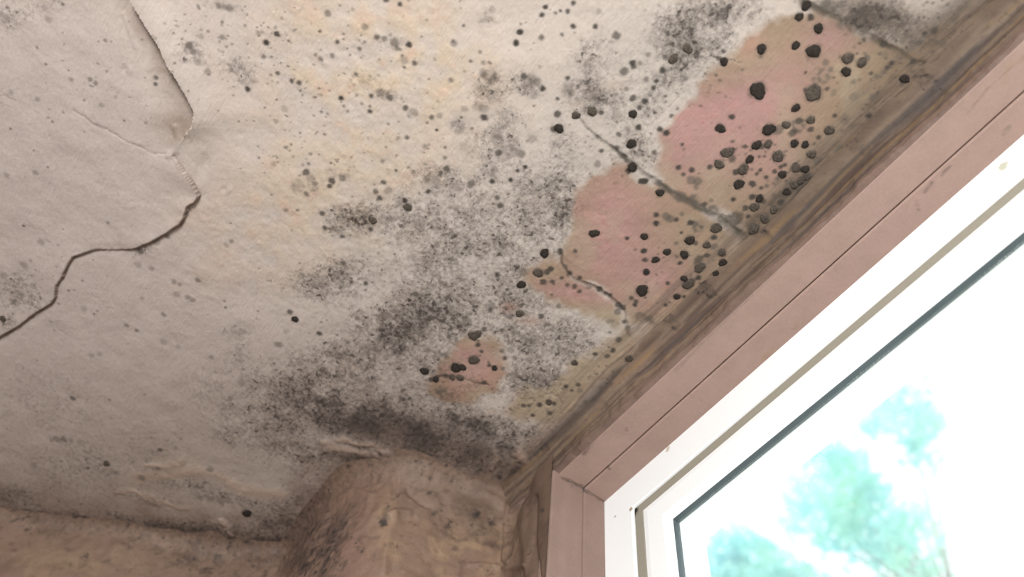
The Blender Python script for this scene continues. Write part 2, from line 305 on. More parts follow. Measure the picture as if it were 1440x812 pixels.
# mould spots on the ceiling as they were surveyed: picture x, y, radius, darkness
SPOT_TEXT = """
1134,8,7,.9 1124,24,6,1 1140,24,5,.95 1163,6,8,.7 1184,5,6,.6 1151,40,7,1 1183,36,6,.5 1119,64,6,1 1071,69,7,1 1070,80,3,.7 1144,72,10,.9 1192,82,8,.8 1190,101,7,.88 1212,88,7,.85
1220,81,4,.7 1154,106,13,.55 1161,88,5,.6 1168,98,4,.7 1133,102,2,.9 1144,131,12,.78 1133,127,3,1 1163,125,3,.8 1066,128,12,1 1119,152,6,1 1029,165,4.5,.95 1013,181,7,1 1172,131,5,.4 1201,136,6,.4
1229,136,6,.6 1188,168,8,.45 1174,163,3,.9 1222,163,4,.95 1272,111,7,.88 1269,118,5,.7 1243,62,5,.9 1314,43,5,.75 1300,47,3,.8 1269,58,4,.5 1231,26,7,.35 1259,45,5,.4 1254,89,3,.9 1248,95,3,.8
1243,101,4,.65 1233,108,4,.65 1200,115,4,.5 1225,103,2.5,.8 1244,77,5,.35 1284,87,4,.9 1278,93,4,.6 1215,56,3,.8 1209,61,2,.8 1298,60,4,.5 1318,59,3,.7 944,163,3,.8 928,182,4,.95 937,187,4.5,1
920,214,4,.8 959,203,2.5,.9 954,235,4,.95 973,239,4,.95 961,245,3,.8 972,253,7,.7 981,255,6,.7 979,264,4,.6 902,255,5,1 907,255,5,1 928,271,6,1 957,277,8,.6 977,281,9,.65 991,287,4,.8
1003,295,8,.6 1000,282,3,.6 1018,305,8,.6 1035,308,10,.72 923,302,4,.95 923,314,4.5,1 937,304,6,.7 943,308,6,.7 951,309,3.5,.9 959,301,3,.7 971,313,4.5,.95 981,318,9,.68 1007,321,8,.78 906,333,5.5,1
970,338,7,.88 958,327,2,.9 1003,334,4,.85 998,234.5,4,.9 1011,231,7,.8 1020,215,7,.85 1027,213,6,.85 1030,223,6,.75 1048,206,2.5,.9 1064,204,7,.88 1071,206,4,.85 1080,202.5,6,.82 1054,224,6,.9 1045,238,8,.82
1035,242,5,.9 1039,259,7.5,.92 1058,258,5,.92 1031,281,3,1 1081,182,9,.87 1094,183,7,.7 1105.5,175.5,6,.8 1122,176,10,.7 1114,187,6,.76 1123,170,5,.8 1140,169,6,.86 1140,182,4.5,.85 1166,184,7,.76 1117,201.5,6,.9
1132,203,5.5,.95 1151,193,3,.9 1141,217,6.5,.85 1094,220,8.5,.86 1119,235.5,7,.8 1132,238,6,.9 1100,245,6,.9 1093,255,8,.7 1077,249,3.5,.9 1104,231.5,3.5,.9 1098,234,3,.9 1069,239,2.5,.9 1064,244,2.5,.9 1057,238,2,.7
1089,241,3,.9 1068,220,2,.8 1075,220,2,.8 1078,261,3.5,.7 1070,264,2.5,.9 1089,274,4,.7 1058,277,5,.9 1068,279,6,.9 1073,283,4,.85 1061,291,7,.78 1048,293,4.5,.85 1051.5,304.5,3.5,1 1149,227,6,.6 1134,249,6,.8
1126,254,6,.8 1116,260,6,.85 1106,270,6,.9 1098,284,5,.8 1088,295,6,.8 1075,308,7,.8 1060,322,8,.8 1111,258,6,.5 1198,178,3,.6 1181,207,4,.6 1175,212,4,.6 1164,220,3,.6 1178,225,2.5,.7 833,329,5.5,1
838,328,5.5,1 809,353,2.8,.85 788,354,5,.82 881.5,335,3.2,1 905.5,353,4.5,1 893,351.5,2.5,.6 907,366,4,.9 922,365.5,5.5,.87 909,383,5,1 938,354,5.5,.92 962,358,6.5,.9 956,370,3.2,1 978,342,3,.85 951,342,2.5,.7
994,344.5,5.5,.86 1004,347,5,.7 1005,334,4,.85 994,359,4,.9 983,365,7,.74 984,376,8,.86 1015,355,6,.8 1017,370,6.5,.95 1029,364.5,4.5,.9 1008,385.5,6,.9 999,395.5,4.5,.9 982,391,4.5,.9 985.5,406,4,1 962,392,5,.95
968,400,8,.78 973,396,5,.86 939,399,3.4,.95 952,418,5,.95 962,418,3.2,.95 936,429.5,3.2,.9 903,409,9,.87 888,419.5,3.5,.85 894,424.5,4,.85 893,429.5,3.5,1 949,443,4,.85 955,438,4,.85 937,455.5,4,.85 815.5,391,3,.9
790,391,3.2,.9 808,403,4,.85 815,410,3,.85 798,401,3,.8 828,404.5,3,.6 843,407,4.5,.95 852,413,3.5,.9 858,415.5,3,.9 870,429,5,.85 875.5,433,5,.8 869,439,5,.7 861,454.5,8,.4 878,453,3,.8 882,462,4,.7
870,478,5,.8 900,445.5,8,.5 913,448,6,.6 801,384.5,4,.85 795.5,375.5,4,.7 785.5,431,4,.7 665,473,7,.86 672,470,6,.86 681,464,4,.85 672,486,4,.95 677,495,2.5,.9 720,461,3,.8 761,445.5,5,.85 660,453,4,.6
731,442,6,.82 641,518,8,1 650,517,5.5,.95 666,507,8,.78 695.5,518,4.5,1 688,514,3,.9 707,518,3,.7 597,523,6.5,.9 613,534,5,.9 606,535,4,.85 627,529,4,.85 635.5,531,5,.85 647,532,5,.85 621,551,9,.7
736,570,3,.85 744,570,3,.75 759,569,4,1 772,565.5,5,.85 779,567,3,.85 773,580.5,4,.8 749,584,2.5,.85 795.5,543,3,.9 813,541,3,.8 804,549,2,.8 815.5,549,4,.6 783,529,5,.7 808,510,5,.85 837,498,3.5,.9
862,493,4,.95 854,501,4,.8 885,504.5,6,.86 710,504,3.5,.85 718,493,5,.5 705.5,494,3,.7 724,504,4,.6 749,484,9,.5 744,475.5,8,.45 767,538,12,.45 724,529,7,.35 744,555.5,8,.5 681,538,4,.85 631,474,3,.8
590,469,5,.5 628,503,4,.6 602,493,5,.5 824,565.5,4,.7 736,383,6,.6 757,384,7,.75 769,383,5,.85 775,378,4.5,.9 764,397,5,.85 733,401,6.5,.95 777,396,3.5,.85 766,356,7,.88 699,387,4,.95 725.5,61,4,1
689,105.5,10,.5 695,108,5,.6 737,107,5,.85 747,112,8,.55 763,124.5,4.5,.95 755,115.5,6,.6 747,127,12,.3 784,160,5.5,.87 786,181,7,.95 779,182,5,.87 810,162,6,.8 784,139,2.5,.9 798,110,3,.9 797,124,9,.4
802,131,6,.5 813,122,2.5,.8 878,101,6,.75 889,89,5,.92 891,94,4,.8 900,89,3,.7 912,77,3,.6 935.5,80,4,.8 932,99,5,.95 947,83,7,.78 952,78,5,.7 967,69,7,.76 965,63,6,.7 923,114,3.5,.95
919,124,3.5,.95 909,112,4,.7 881,125.5,3,.7 833,157,7,.8 845.5,158,4,.9 833,138,8,.5 867,162,8,.35 890,138,5,.8 907,143,5,.95 899,151,4,.9 890,160.5,6,.87 883,181,4,.6 898,179,4.5,.95 870,189,4,.75
888,202,7,.95 868,208,4,.85 878,220,4.5,.8 881,225.5,3,.8 889,235,7,.95 884,240,5,.95 845.5,212,3,.85 840,231,5,.6 739,235,2.5,1 701,215.5,5,.8 733,217,6,.7 722,204,9,.4 700,198,9,.35 748,195.5,7,.4
682,166.5,5,.7 680,153,7,.4 751,149,2,.6 1018,87,6,.92 1010,82,3,.8 431,242,5,.8 443,258,4,.7 431,272,4,.7 420,264,11,.3 438,251,6,.4 467,254,5,.85 464,261,3,.9 467,244,8,.3 482,250,5,.7
488,247,5,.4 538,227,3.5,.6 557,240,2,.9 582,241,2.5,.7 539,257,3,.8 528,270,4,.8 545.5,269,6,.5 534,279,4,.85 569,282,4.5,1 573,292,6,.75 562,289,8,.4 628,237,5,.85 625.5,222,3,.7 602,270,4,.95
610,255.5,10,.4 600,253,5,.6 641,264,7,.5 661,261,5,.7 693,242,9,.35 692,255.5,4,.95 718,253,3,1 453,300,4,.82 457,321,4,.85 472,323,8,.45 481,333,3,.8 524,310,6,.82 521,323,4,.9 538,311,8,.4
550,310,4,.6 587,315,6,.4 699,278,4,.8 704,289,5,.85 402,295.5,3,.6 483,371,4,.8 498,373,8,.4 578,364,10,.3 408,439,4,.82 415,449,5,.95 514,400,3,.9 575.5,423,3,1 584.5,414.5,5,.78 599,411,10,.4
607,435.5,5,.82 635.5,439,9,.4 650,390,8,.35 691,431,6,.65 689,437,4,.82 502,448,3.5,.7 540,444.5,6,.65 450,470,3,.75 489,482,3,.7 478,501,8,.55 462,498,6,.45 511,494.5,8,.5 529,489,9,.5 575.5,464.5,4,.8
590,468,6,.5 555.5,484,10,.4 495.5,528,6,.6 393,484,5,.45 460,19,5,.65 389,48,4.5,.9 374,60,4,1 363,47,4,.5 312,53,4,.65 283,51,4,.4 267,64,5,.75 273,72,5,.65 280,87,5,.45 293,100,5,.5
325,99,4,.65 348,126,4,.95 350,117,10,.3 420,117,4,.87 410,114,3,.85 390,103,3,.75 370,80,3,.7 450,44,2.5,.8 474,59,3,.85 450,83,3,.65 467,79,3,.7 480,138,3.5,1 400,153,5,.35 388,170,4,.4
385,230,4,.4 323,12,5,.6 307,8,5,.6 316,10,4,.6 127,112,3.5,.65 135,117,3.5,.7 100,112,3,.5 148,57,2.5,.65 218,110,3,.75 218,119,2.5,.85 163,136,2.5,.4 143,148,3,.4 52,140,3.5,.5 15,130,4,.35
50,243,4,.45 10,246,4,.4 205,173,2,.5 67,27,5,.35 7,25,5,.4 543,0,4,.85 562,6,3,.9 513,38,5,.6 530,53,4,.82 540,55,4,.7 555,60,7,.7 575,63,4.5,.95 558,68,4,.7 505,69,3,.75
568,95,2,.9 583,89,4,.8 568,85,6,.45 500,105,3,.6 638,61,5,.6 683,25,12,.3 692,13,5,.35 767,10,3.5,1 762,21,3,.95 806,4,3,.9 798,16,3,.9 788,15,2,.9 731,45,4.5,1 726,60,4,1
761,53,4,.75 806,37,4,.92 837,37,3.5,.92 842,15,4,.4 790,48,2,.75 866,50,6,.75 634,113,4,.7 680,88,3,.65 675,73,2.5,.7 652,36,2,.8 662,86,2,.8 685,106,10,.4 677,125,7,.4 693,135,10,.3
522,135,3,.85 535,130,6,.6 548,137,5,.76 520,157,3,.9 570,152,4,.82 582,158,6,.4 607,165,3,.75 618,163,4,.5 653,153,5,.4 672,150,8,.35 680,165,5,.8 643,178,9,.3 614,183,2,.9 572,194,3,.75
560,194,2.5,.5 598,207,5,.4 653,207,7,.25 697,187,10,.3 712,217,12,.3 728,240,2.5,.95 738,235,2.5,.9 663,258,5,.6 693,240,3,.7 1343,28,5,.5 1327,62,5,.6 1160,7,8,.6 1171,14,6,.7 1290,30,4,.5
1350,12,5,.5 1340,45,5,.5 1372,30,5,.45 197,354,5,.75 220,340,6,.5 235,333,4,.6 213,378,4,.45 193,373,5,.35 152,313,2.5,.5 245,397,4,.55 253,400,3,.5 278,394,4,.65 248,414,5,.4 264,418,4,.55
271,422,4,.5 325,340,3.5,.65 318,345,4,.4 230,443,3,.65 200,420,2.5,.4 178,458,3.5,.65 192,465,3,.65 117,434,5,.3 333,464,9,.3 297,503,3.5,.55 390,484,5,.35 403,466,4,.35 5,448,5,.8 20,424,7,.6
33,373,6,.4 5,388,6,.4 47,403,5,.4 28,414,6,.4 128,500,4,.35 140,499,4,.35 57,341,5,.4 250,488,4,.3 230,481,5,.3 448,469,3,.75 340,539,6,.4 102,561,4,.75 80,618,5,.55 89,618,4,.6
113,624,6,.25 48,654,5,.4 72,669,6,.35 150,652,5,.82 163,665,4,.6 123,645,2,.6 226,632,4,.78 247,630,3,.4 223,659,4,.65 200,671,6,.6 17,704,8,.35 55,711,4,.6 43,721,4,.6 28,726,6,.7
68,723,5,.7 79,724,5,.7 106,727,4.5,.8 152,721,4.5,.5 207,759,5,.6 347,723,7,.88 295,661,5,.5 293,746,5,.6 308,756,6,.7 217,706,3,.3 281,700,5,.5 295,702,5,.5 310,707,5,.55 318,706,4,.5
702,671,4,.9 755,672,4,.9 738,685,5,.8 730,704,5,.8
"""
SPOTS = [tuple(map(float, t.split(","))) for t in SPOT_TEXT.split()]
# ------------------------------------------------------------------ colours of the surfaces
PAINT = np.array([0.66, 0.56, 0.505], np.float32)
YELLOW = np.array([0.70, 0.545, 0.40], np.float32)
LILAC = np.array([0.56, 0.465, 0.43], np.float32)
PINK = np.array([0.47, 0.275, 0.25], np.float32)
TAN = np.array([0.375, 0.265, 0.185], np.float32)
CREAM = np.array([0.46, 0.365, 0.265], np.float32)
GREY = np.array([0.50, 0.447, 0.405], np.float32)
BROWN = np.array([0.25, 0.165, 0.125], np.float32)
DARK = np.array([0.065, 0.05, 0.045], np.float32)

YJ = 0.406                                                  # plane of the window wall
SOFFIT = 0.765

EDGE_UP = [(176, -60), (186, 0), (205, 32), (225, 62), (238, 92), (247, 104), (262, 130), (275, 155), (272, 176), (258, 192), (248, 208)]
EDGE_LOW = [(248, 208), (243, 220), (258, 240), (270, 256), (281, 275), (275, 284), (265, 290), (260, 305), (254, 315), (236, 327), (214, 340),
            (190, 350), (166, 352), (135, 351), (104, 361), (97, 372), (90, 388), (80, 402), (79, 418), (74, 426), (50, 441), (28, 458), (4, 472), (-60, 510)]
SHEET = EDGE_UP + EDGE_LOW[1:] + [(-700, 900), (-700, -700), (160, -700)]
CRACK_A = [(812, 165), (822, 178), (838, 192), (862, 208), (884, 224), (905, 244), (925, 257), (945, 270), (965, 281), (985, 292), (1003, 302), (1022, 316), (1044, 332)]
CRACK_B = [(1128, 4), (1150, 12), (1180, 25), (1205, 42), (1230, 54), (1250, 64), (1272, 78), (1285, 84), (1300, 88), (1313, 95), (1326, 102)]
CRACK_C = [(788, 352), (794, 372), (802, 388), (818, 398), (842, 406), (856, 416), (868, 428), (877, 440), (880, 455), (884, 470)]
CRACK_D = [(104, 155), (130, 172), (162, 190), (190, 205), (215, 216), (240, 216)]
PATCH_A = [(1040, 70), (1070, 45), (1100, 33), (1122, 26), (1150, 18), (1180, 26), (1230, 56), (1290, 88), (1330, 110), (1280, 170), (1180, 250), (1110, 300), (1050, 335),
           (1010, 304), (965, 280), (935, 262), (922, 240), (930, 210), (925, 185), (948, 160), (985, 120), (1012, 95)]
PATCH_B = [(872, 232), (900, 246), (935, 264), (985, 292), (1040, 332), (1020, 372), (975, 420), (925, 462), (890, 448), (868, 430), (845, 410), (806, 392), (793, 368), (795, 345),
           (805, 318), (812, 285), (822, 262), (845, 245)]
PATCH_C = [(730, 378), (765, 366), (790, 372), (802, 392), (842, 408), (868, 430), (880, 452), (868, 462), (840, 450), (812, 436), (775, 432), (748, 418), (728, 398)]
PATCH_D = [(606, 552), (618, 520), (636, 492), (655, 478), (680, 472), (698, 482), (708, 505), (700, 535), (694, 560), (672, 572), (640, 568)]
PATCH_E = [(690, 578), (716, 564), (745, 552), (770, 552), (800, 520), (825, 498), (850, 474), (880, 462), (905, 480), (896, 505), (860, 530), (830, 556), (795, 584), (762, 600), (725, 594)]
JOINT_L = [(-80, 712), (0, 722), (60, 728), (120, 735), (170, 744), (250, 757), (330, 772), (400, 768)]
JOINT_P = [(400, 768), (430, 738), (470, 690), (520, 664), (555, 654)]
JOINT_R = [(555, 654), (600, 664), (650, 684), (720, 706)]

# thick mould growth: x, y, half sizes, tilt, density
MASS = [(640, 315, 100, 50, 0, .50), (745, 315, 75, 60, 0, .50), (560, 300, 60, 22, 0, .34), (690, 400, 110, 45, 0, .48), (590, 425, 70, 55, 0, .52),
        (480, 388, 60, 24, 0, .40), (455, 405, 50, 20, 0, .30), (545, 490, 90, 50, 0, .58), (478, 515, 55, 40, -30, .50), (430, 560, 60, 45, 0, .45), (610, 480, 70, 50, 0, .48),
        (720, 470, 60, 35, 0, .42), (800, 480, 75, 32, 10, .40), (740, 540, 60, 30, 0, .52), (505, 590, 90, 32, 5, .72), (590, 610, 80, 34, 8, .86), (680, 640, 70, 26, 18, .88),
        (640, 595, 60, 20, 5, .62), (600, 560, 50, 25, 0, .6), (760, 620, 60, 25, -30, .60), (840, 570, 70, 20, -42, .55), (520, 650, 50, 14, 8, .72), (430, 640, 60, 30, 10, .42), (360, 600, 60, 40, 0, .22),
        (785, 228, 32, 45, 30, .52), (800, 285, 25, 60, 20, .42), (825, 120, 30, 40, 0, .50), (850, 85, 38, 24, 0, .42), (850, 142, 36, 15, 0, .55), (900, 175, 45, 35, 30, .36),
        (920, 220, 45, 18, 35, .48), (940, 110, 55, 38, -25, .44), (990, 60, 50, 45, -30, .52), (955, 40, 40, 30, 0, .34), (1015, 15, 50, 28, 0, .48), (870, 250, 40, 22, -30, .33),
        (700, 205, 36, 32, 0, .40), (740, 118, 24, 18, 20, .50), (690, 108, 16, 11, 0, .42), (720, 165, 20, 18, 0, .30), (645, 178, 13, 12, 0, .36), (685, 130, 26, 14, 0, .34),
        (515, 312, 26, 16, 0, .62), (478, 302, 28, 12, 0, .45), (470, 322, 20, 8, 0, .4), (615, 255, 32, 20, 0, .55), (436, 258, 20, 18, 0, .40), (472, 250, 16, 12, 0, .38), (568, 287, 13, 13, 0, .45), (660, 262, 14, 9, -30, .42), (692, 244, 15, 13, 0, .42),
        (545, 62, 26, 12, 0, .30), (272, 75, 20, 18, 40, .34), (345, 105, 18, 20, 0, .28), (385, 52, 24, 10, 0, .22), (315, 10, 26, 8, 10, .32), (330, 90, 26, 12, 0, .24), (540, 133, 22, 9, 20, .40), (583, 160, 14, 8, 0, .32),
        (505, 112, 26, 14, 0, .26), (405, 160, 26, 30, 0, .16), (520, 180, 30, 20, 0, .16), (684, 25, 16, 14, 0, .38), (333, 465, 17, 13, 0, .42), (343, 498, 15, 12, 0, .22), (25, 425, 40, 20, 0, .36), (10, 450, 14, 10, 0, .4),
        (20, 395, 30, 20, 0, .22), (15, 20, 40, 26, 0, .24), (60, 8, 50, 14, 0, .20), (205, 350, 22, 12, -20, .32), (250, 675, 70, 12, 10, .24), (320, 700, 50, 12, 8, .34), (210, 700, 40, 6, 12, .15),
        (85, 618, 14, 5, 0, .35), (17, 700, 26, 14, 0, .42), (90, 728, 60, 8, 6, .42), (220, 742, 90, 9, 8, .62), (300, 752, 60, 14, 8, .62), (385, 750, 50, 22, 0, .72), (400, 705, 30, 14, 0, .35), (480, 690, 50, 8, -20, .25),
        (1080, 330, 50, 14, -40, .78), (1030, 322, 26, 18, 0, .55), (1120, 275, 46, 9, -42, .72), (1020, 370, 40, 9, -45, .6), (1150, 235, 40, 12, -40, .45), (985, 262, 18, 10, 20, .3), (1163, 10, 40, 14, 15, .9), (1205, 32, 40, 14, 30, .9), (1235, 12, 30, 16, 0, .5), (1010, 30, 30, 40, 20, .5),
        (1215, 20, 30, 30, 0, .36), (1260, 25, 50, 25, 0, .34), (1330, 50, 50, 40, 0, .40), (1380, 10, 50, 26, -30, .45), (1290, 50, 40, 14, 20, .38), (905, 448, 30, 10, 20, .55), (925, 462, 24, 10, -30, .5),
        (640, 530, 45, 8, 15, .60), (625, 552, 22, 16, 0, .66), (666, 552, 30, 14, 0, .42), (765, 538, 26, 14, 0, .50), (700, 600, 60, 14, 5, .58), (800, 560, 30, 30, -40, .22), (740, 482, 20, 18, 0, .34),
        (60, 560, 90, 50, 0, .13), (150, 650, 120, 50, 0, .15), (330, 540, 90, 60, 0, .12), (1230, 150, 70, 50, -40, .24), (1100, 215, 60, 40, -40, .16), (985, 370, 50, 60, -45, .14)]

def streaks(X, t, seed=0):
    """drawn-out brown, tan and dark streaks running along the window wall; t is the distance across them"""
    wv = (fbm(X, X * 0, 9, 3, 1) - .5) * .012 + (fbm(X, t, 28, 3, 2) - .5) * .006
    t = t + wv
    a = 0.5 * vn(X * 9, t * 190, 2) + 0.3 * vn(X * 20 + 5, t * 480, 5) + 0.2 * vn(X * 45, t * 900, 6)
    c = np.broadcast_to(np.array([0.265, 0.185, 0.138], np.float32), X.shape + (3,)).copy()
    c = mixc(c, np.array([0.36, 0.255, 0.185]), ss(.42, .28, a) * .8)
    c = mixc(c, np.array([0.135, 0.090, 0.074]), ss(.50, .68, a) * .85)
    c = mixc(c, np.array([0.36, 0.225, 0.12]), ss(.66, .84, vn(X * 10 + 3, t * 330, 6)) * .65)
    c = mixc(c, np.array([0.10, 0.083, 0.080]), ss(.64, .84, vn(X * 6 + 9, t * 120, 7)) * .7)
    return c, a

def ceiling_fields(X, Y, px, py):
    """colour, mould density and relief (m, towards the room) of the ceiling"""
    col = np.broadcast_to(PAINT, X.shape + (3,)).copy()
    n_big = fbm(X, Y, 9, 4, 1); n_mid = fbm(X, Y, 40, 4, 2); n_fine = fbm(X, Y, 150, 3, 3); n_blot = fbm(X, Y, 75, 3, 5)
    yel = 0.75 * blob(px, py, 500, 170, 150, 170, 20) + 0.7 * blob(px, py, 350, 340, 170, 90, -20) + 0.5 * blob(px, py, 560, 60, 140, 70) + 0.5 * blob(px, py, 620, 110, 60, 40) + 0.35 * blob(px, py, 420, 60, 80, 80)
    col = mixc(col, YELLOW, yel * ss(0.30, 0.62, n_big * 0.35 + n_mid * 0.65) * 0.95)
    col = mixc(col, np.array([0.72, 0.46, 0.35]), yel * ss(0.58, 0.70, n_blot * .6 + n_mid * .4) * 0.45)
    lil = np.clip(1.1 * blob(px, py, 60, 250, 260, 330) + 0.9 * blob(px, py, 250, 520, 330, 170), 0, 1)
    col = mixc(col, LILAC, lil * 0.75)
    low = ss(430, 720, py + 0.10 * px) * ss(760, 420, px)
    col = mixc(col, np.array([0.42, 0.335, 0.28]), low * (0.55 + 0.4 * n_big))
    gr = np.clip(blob(px, py, 640, 400, 210, 170, -30) + blob(px, py, 830, 250, 90, 200, 30) + blob(px, py, 980, 80, 110, 90) + blob(px, py, 820, 480, 90, 50), 0, 1)
    col = mixc(col, GREY, gr * 0.42)
    # bare discoloured patches, pink to tan
    wob = (n_mid - .5) * 40 + (n_blot - .5) * 12
    sd = {k: signed(px, py, v) + wob for k, v in dict(A=PATCH_A, B=PATCH_B, C=PATCH_C, D=PATCH_D, E=PATCH_E).items()}
    pk = ss(-7, 8, np.maximum.reduce([sd['A'], sd['B'], sd['C'], sd['D'], sd['E']]))
    pinkness = np.clip(1.25 * blob(px, py, 985, 190, 75, 60, -35) + 1.0 * blob(px, py, 1070, 140, 90, 40, -35) + 1.1 * blob(px, py, 860, 320, 60, 80, 0) + 0.8 * blob(px, py, 930, 400, 60, 45)
                       + 0.8 * blob(px, py, 1170, 50, 40, 26) + 0.8 * blob(px, py, 800, 412, 60, 14, 12) + 1.3 * blob(px, py, 665, 515, 40, 34) + 0.6 * blob(px, py, 1090, 225, 60, 40, -35), 0, 1)
    pc = TAN * (1 - pinkness[..., None]) + PINK * pinkness[..., None]
    yel2 = np.clip(ss(.50, .68, fbm(X, Y, 24, 3, 6)) * 0.6 + 0.7 * blob(px, py, 850, 445, 40, 14, 20) + .5 * blob(px, py, 760, 385, 26, 16) + .8 * ss(-4, 5, sd['E']) + 0.4 * blob(px, py, 1050, 80, 30, 40) + .5 * blob(px, py, 1010, 262, 30, 26) + .5 * blob(px, py, 690, 500, 18, 26), 0, 1)
    pc = mixc(pc, CREAM, yel2 * (1 - .5 * pinkness))
    pc = mixc(pc, np.array([0.50, 0.26, 0.20]), (0.5 * blob(px, py, 1055, 60, 18, 30, 20) + 0.45 * blob(px, py, 640, 490, 16, 12) + .4 * blob(px, py, 690, 530, 22, 14) + .5 * blob(px, py, 665, 550, 40, 12)) * ss(.4, .6, n_mid))
    pc = mixc(pc, np.array([0.52, 0.285, 0.26]), ss(.58, .72, n_blot) * pinkness * 0.5)
    red = ss(0.80, 0.86, fbm(X, Y, 420, 2, 4)) * pinkness
    pc = mixc(pc, np.array([0.50, 0.17, 0.15]), red * .5)
    col = col * (1 - pk[..., None]) + pc * pk[..., None]
    small = np.clip(0.9 * blob(px, py, 716, 433, 13, 8) + 0.6 * blob(px, py, 745, 452, 18, 6) + .4 * blob(px, py, 755, 384, 12, 18), 0, 1)
    col = mixc(col, np.array([0.46, 0.27, 0.22]), small)
    pale = np.clip(0.8 * blob(px, py, 862, 120, 20, 9) + .7 * blob(px, py, 812, 145, 14, 9) + .8 * blob(px, py, 487, 512, 16, 11) + .6 * blob(px, py, 566, 420, 28, 16) + .5 * blob(px, py, 752, 282, 22, 9) + .5 * blob(px, py, 745, 586, 36, 8) + .6 * blob(px, py, 1190, 12, 8, 12, 40), 0, 1)
    # mould
    dens = np.zeros(X.shape, np.float32)
    for (x, y, rx, ry, rot, s) in MASS:
        R = 2.6 * max(rx, ry)
        dens = dens + np.where(np.hypot(px - x, py - y) < R, s * blob(px, py, x, y, rx, ry, rot), 0)
    dens = 1 - np.exp(-dens * 1.35)
    dens = dens * (1 - 0.72 * pk * ss(1.3, .5, dens)) * (1 - 0.85 * pale)
    mott = 0.55 * fbm(X, Y, 26, 3, 7) + 0.45 * n_blot
    m = dens * (0.52 + 0.86 * ss(0.36, 0.64, mott))
    m = m + 0.06 * ss(.5, .75, n_mid) + 0.05 * low
    brn = np.clip(.75 * blob(px, py, 590, 612, 95, 36, 5) + .8 * blob(px, py, 690, 645, 80, 28, 12) + .55 * blob(px, py, 510, 600, 60, 34) + .45 * blob(px, py, 780, 625, 60, 26, -30) + .15 * blob(px, py, 560, 520, 70, 60), 0, 1)
    col = mixc(col, np.array([0.125, 0.092, 0.078]), brn * (.55 + .6 * n_mid))
    rt = np.clip(.85 * blob(px, py, 1225, 25, 70, 38, 10) + .9 * blob(px, py, 1340, 50, 90, 46, -35) + .5 * blob(px, py, 1250, 150, 70, 40, -40) + .4 * blob(px, py, 1140, 240, 60, 30, -42), 0, 1)
    col = mixc(col, np.array([0.175, 0.133, 0.098]), rt * (.75 + .6 * n_mid))
    # brown streaky band by the window wall, drawn out along it
    w = YJ - Y
    band = ss(0.070, 0.022, w + (n_big - .5) * .03)
    band2 = ss(0.13, 0.03, w) * 0.4
    bc, st = streaks(X, Y)
    far = ss(-0.10, -0.32, X) * ss(-.66, -.5, X)
    bc = bc * (1 + 0.25 * far[..., None])
    col = col * (1 - band[..., None]) + bc * band[..., None]
    col = mixc(col, np.array([0.20, 0.15, 0.12]), band2 * ss(.45, .7, st) * .9)
    col = mixc(col, np.array([0.15, 0.105, 0.08]), band * ss(-.30, .0, X) * .55)
    m = m * (1 - 0.75 * band)
    for pts, wd, s in (([(1158, 232), (1130, 256), (1108, 272), (1080, 300), (1044, 336)], 15, .85), ([(1110, 300), (1075, 335), (1030, 368)], 12, .55), ([(1018, 370), (1000, 396), (975, 420)], 6, .6),
                       ([(1260, 108), (1225, 150), (1180, 205)], 10, .35), ([(950, 445), (915, 480), (870, 530), (830, 572)], 9, .45), ([(905, 448), (925, 458), (940, 460)], 8, .7)):
        d, _ = seg_dist(px + (n_blot - .5) * 16, py + (n_mid - .5) * 10, pts)
        k = ss(wd, wd * .2, d) * s * (.4 + .6 * ss(.35, .6, n_blot))
        col = mixc(col, np.array([0.085, 0.068, 0.055]), k)
    # relief
    h = (n_big - .5) * 0.004 + (n_mid - .5) * 0.0016 + (n_fine - .5) * 0.0005 * (0.4 + 1.6 * np.clip(yel + gr, 0, 1))
    h = h + band * (st - .5) * 0.0022
    # skin edges
    inn = inside(px, py, SHEET)
    du, _ = seg_dist(px, py, EDGE_UP); dl, fl = seg_dist(px, py, EDGE_LOW)
    jag = (vn(X * 160, Y * 160, 1) - .5) * 4
    up_in = np.exp(-(du / 30) ** 1.3); up_out = np.exp(-(du / 34) ** 2)
    h = h + np.where(inn, -0.0035 * up_in, 0.0070 * up_out) * ss(205, 165, py)
    lw = 0.5 + 0.5 * ss(0.55, 0.15, fl)
    lw = lw * (1 - 0.85 * blob(px, py, 160, 352, 30, 12))
    h = h + np.where(inn, 0.0048 * np.exp(-(dl / 24) ** 1.2) * lw, -0.0006 * np.exp(-(dl / 8) ** 2)) * ss(205, 245, py + 0.3 * (px - 240) * 0)
    # little folds and dents on that side
    h = h - 0.0022 * blob(px, py, 287, 232, 26, 10, -65) + 0.0016 * ss(8, 0, seg_dist(px, py, [(246, 180), (251, 195), (247, 212), (238, 218)])[0])
    h = h + 0.0008 * ss(5, 0, seg_dist(px, py, [(172, 20), (182, 45), (190, 68)])[0]) + 0.0010 * blob(px, py, 183, 99, 3.5, 6) - 0.0008 * blob(px, py, 175, 98, 5, 4) + 0.001 * blob(px, py, 322, 268, 3.5, 6, 30) - .0008 * blob(px, py, 315, 267, 4, 4)
    shade_dirt = ss(30 + 26 * ss(70, 130, py) + (n_mid - .5) * 30, 10, du) * inn * ss(215, 185, py) * ss(-60, 80, py) * 0.8  # lip's shade, with some brown dirt, painted inside the upper torn edge
    col = mixc(col, np.array([0.33, 0.25, 0.195]), shade_dirt * (.55 + .45 * ss(.3, .6, n_mid)))
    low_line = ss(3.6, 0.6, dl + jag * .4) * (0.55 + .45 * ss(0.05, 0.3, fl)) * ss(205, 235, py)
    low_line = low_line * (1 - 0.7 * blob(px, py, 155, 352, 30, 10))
    col = mixc(col, np.array([0.17, 0.105, 0.075]), low_line * .85)
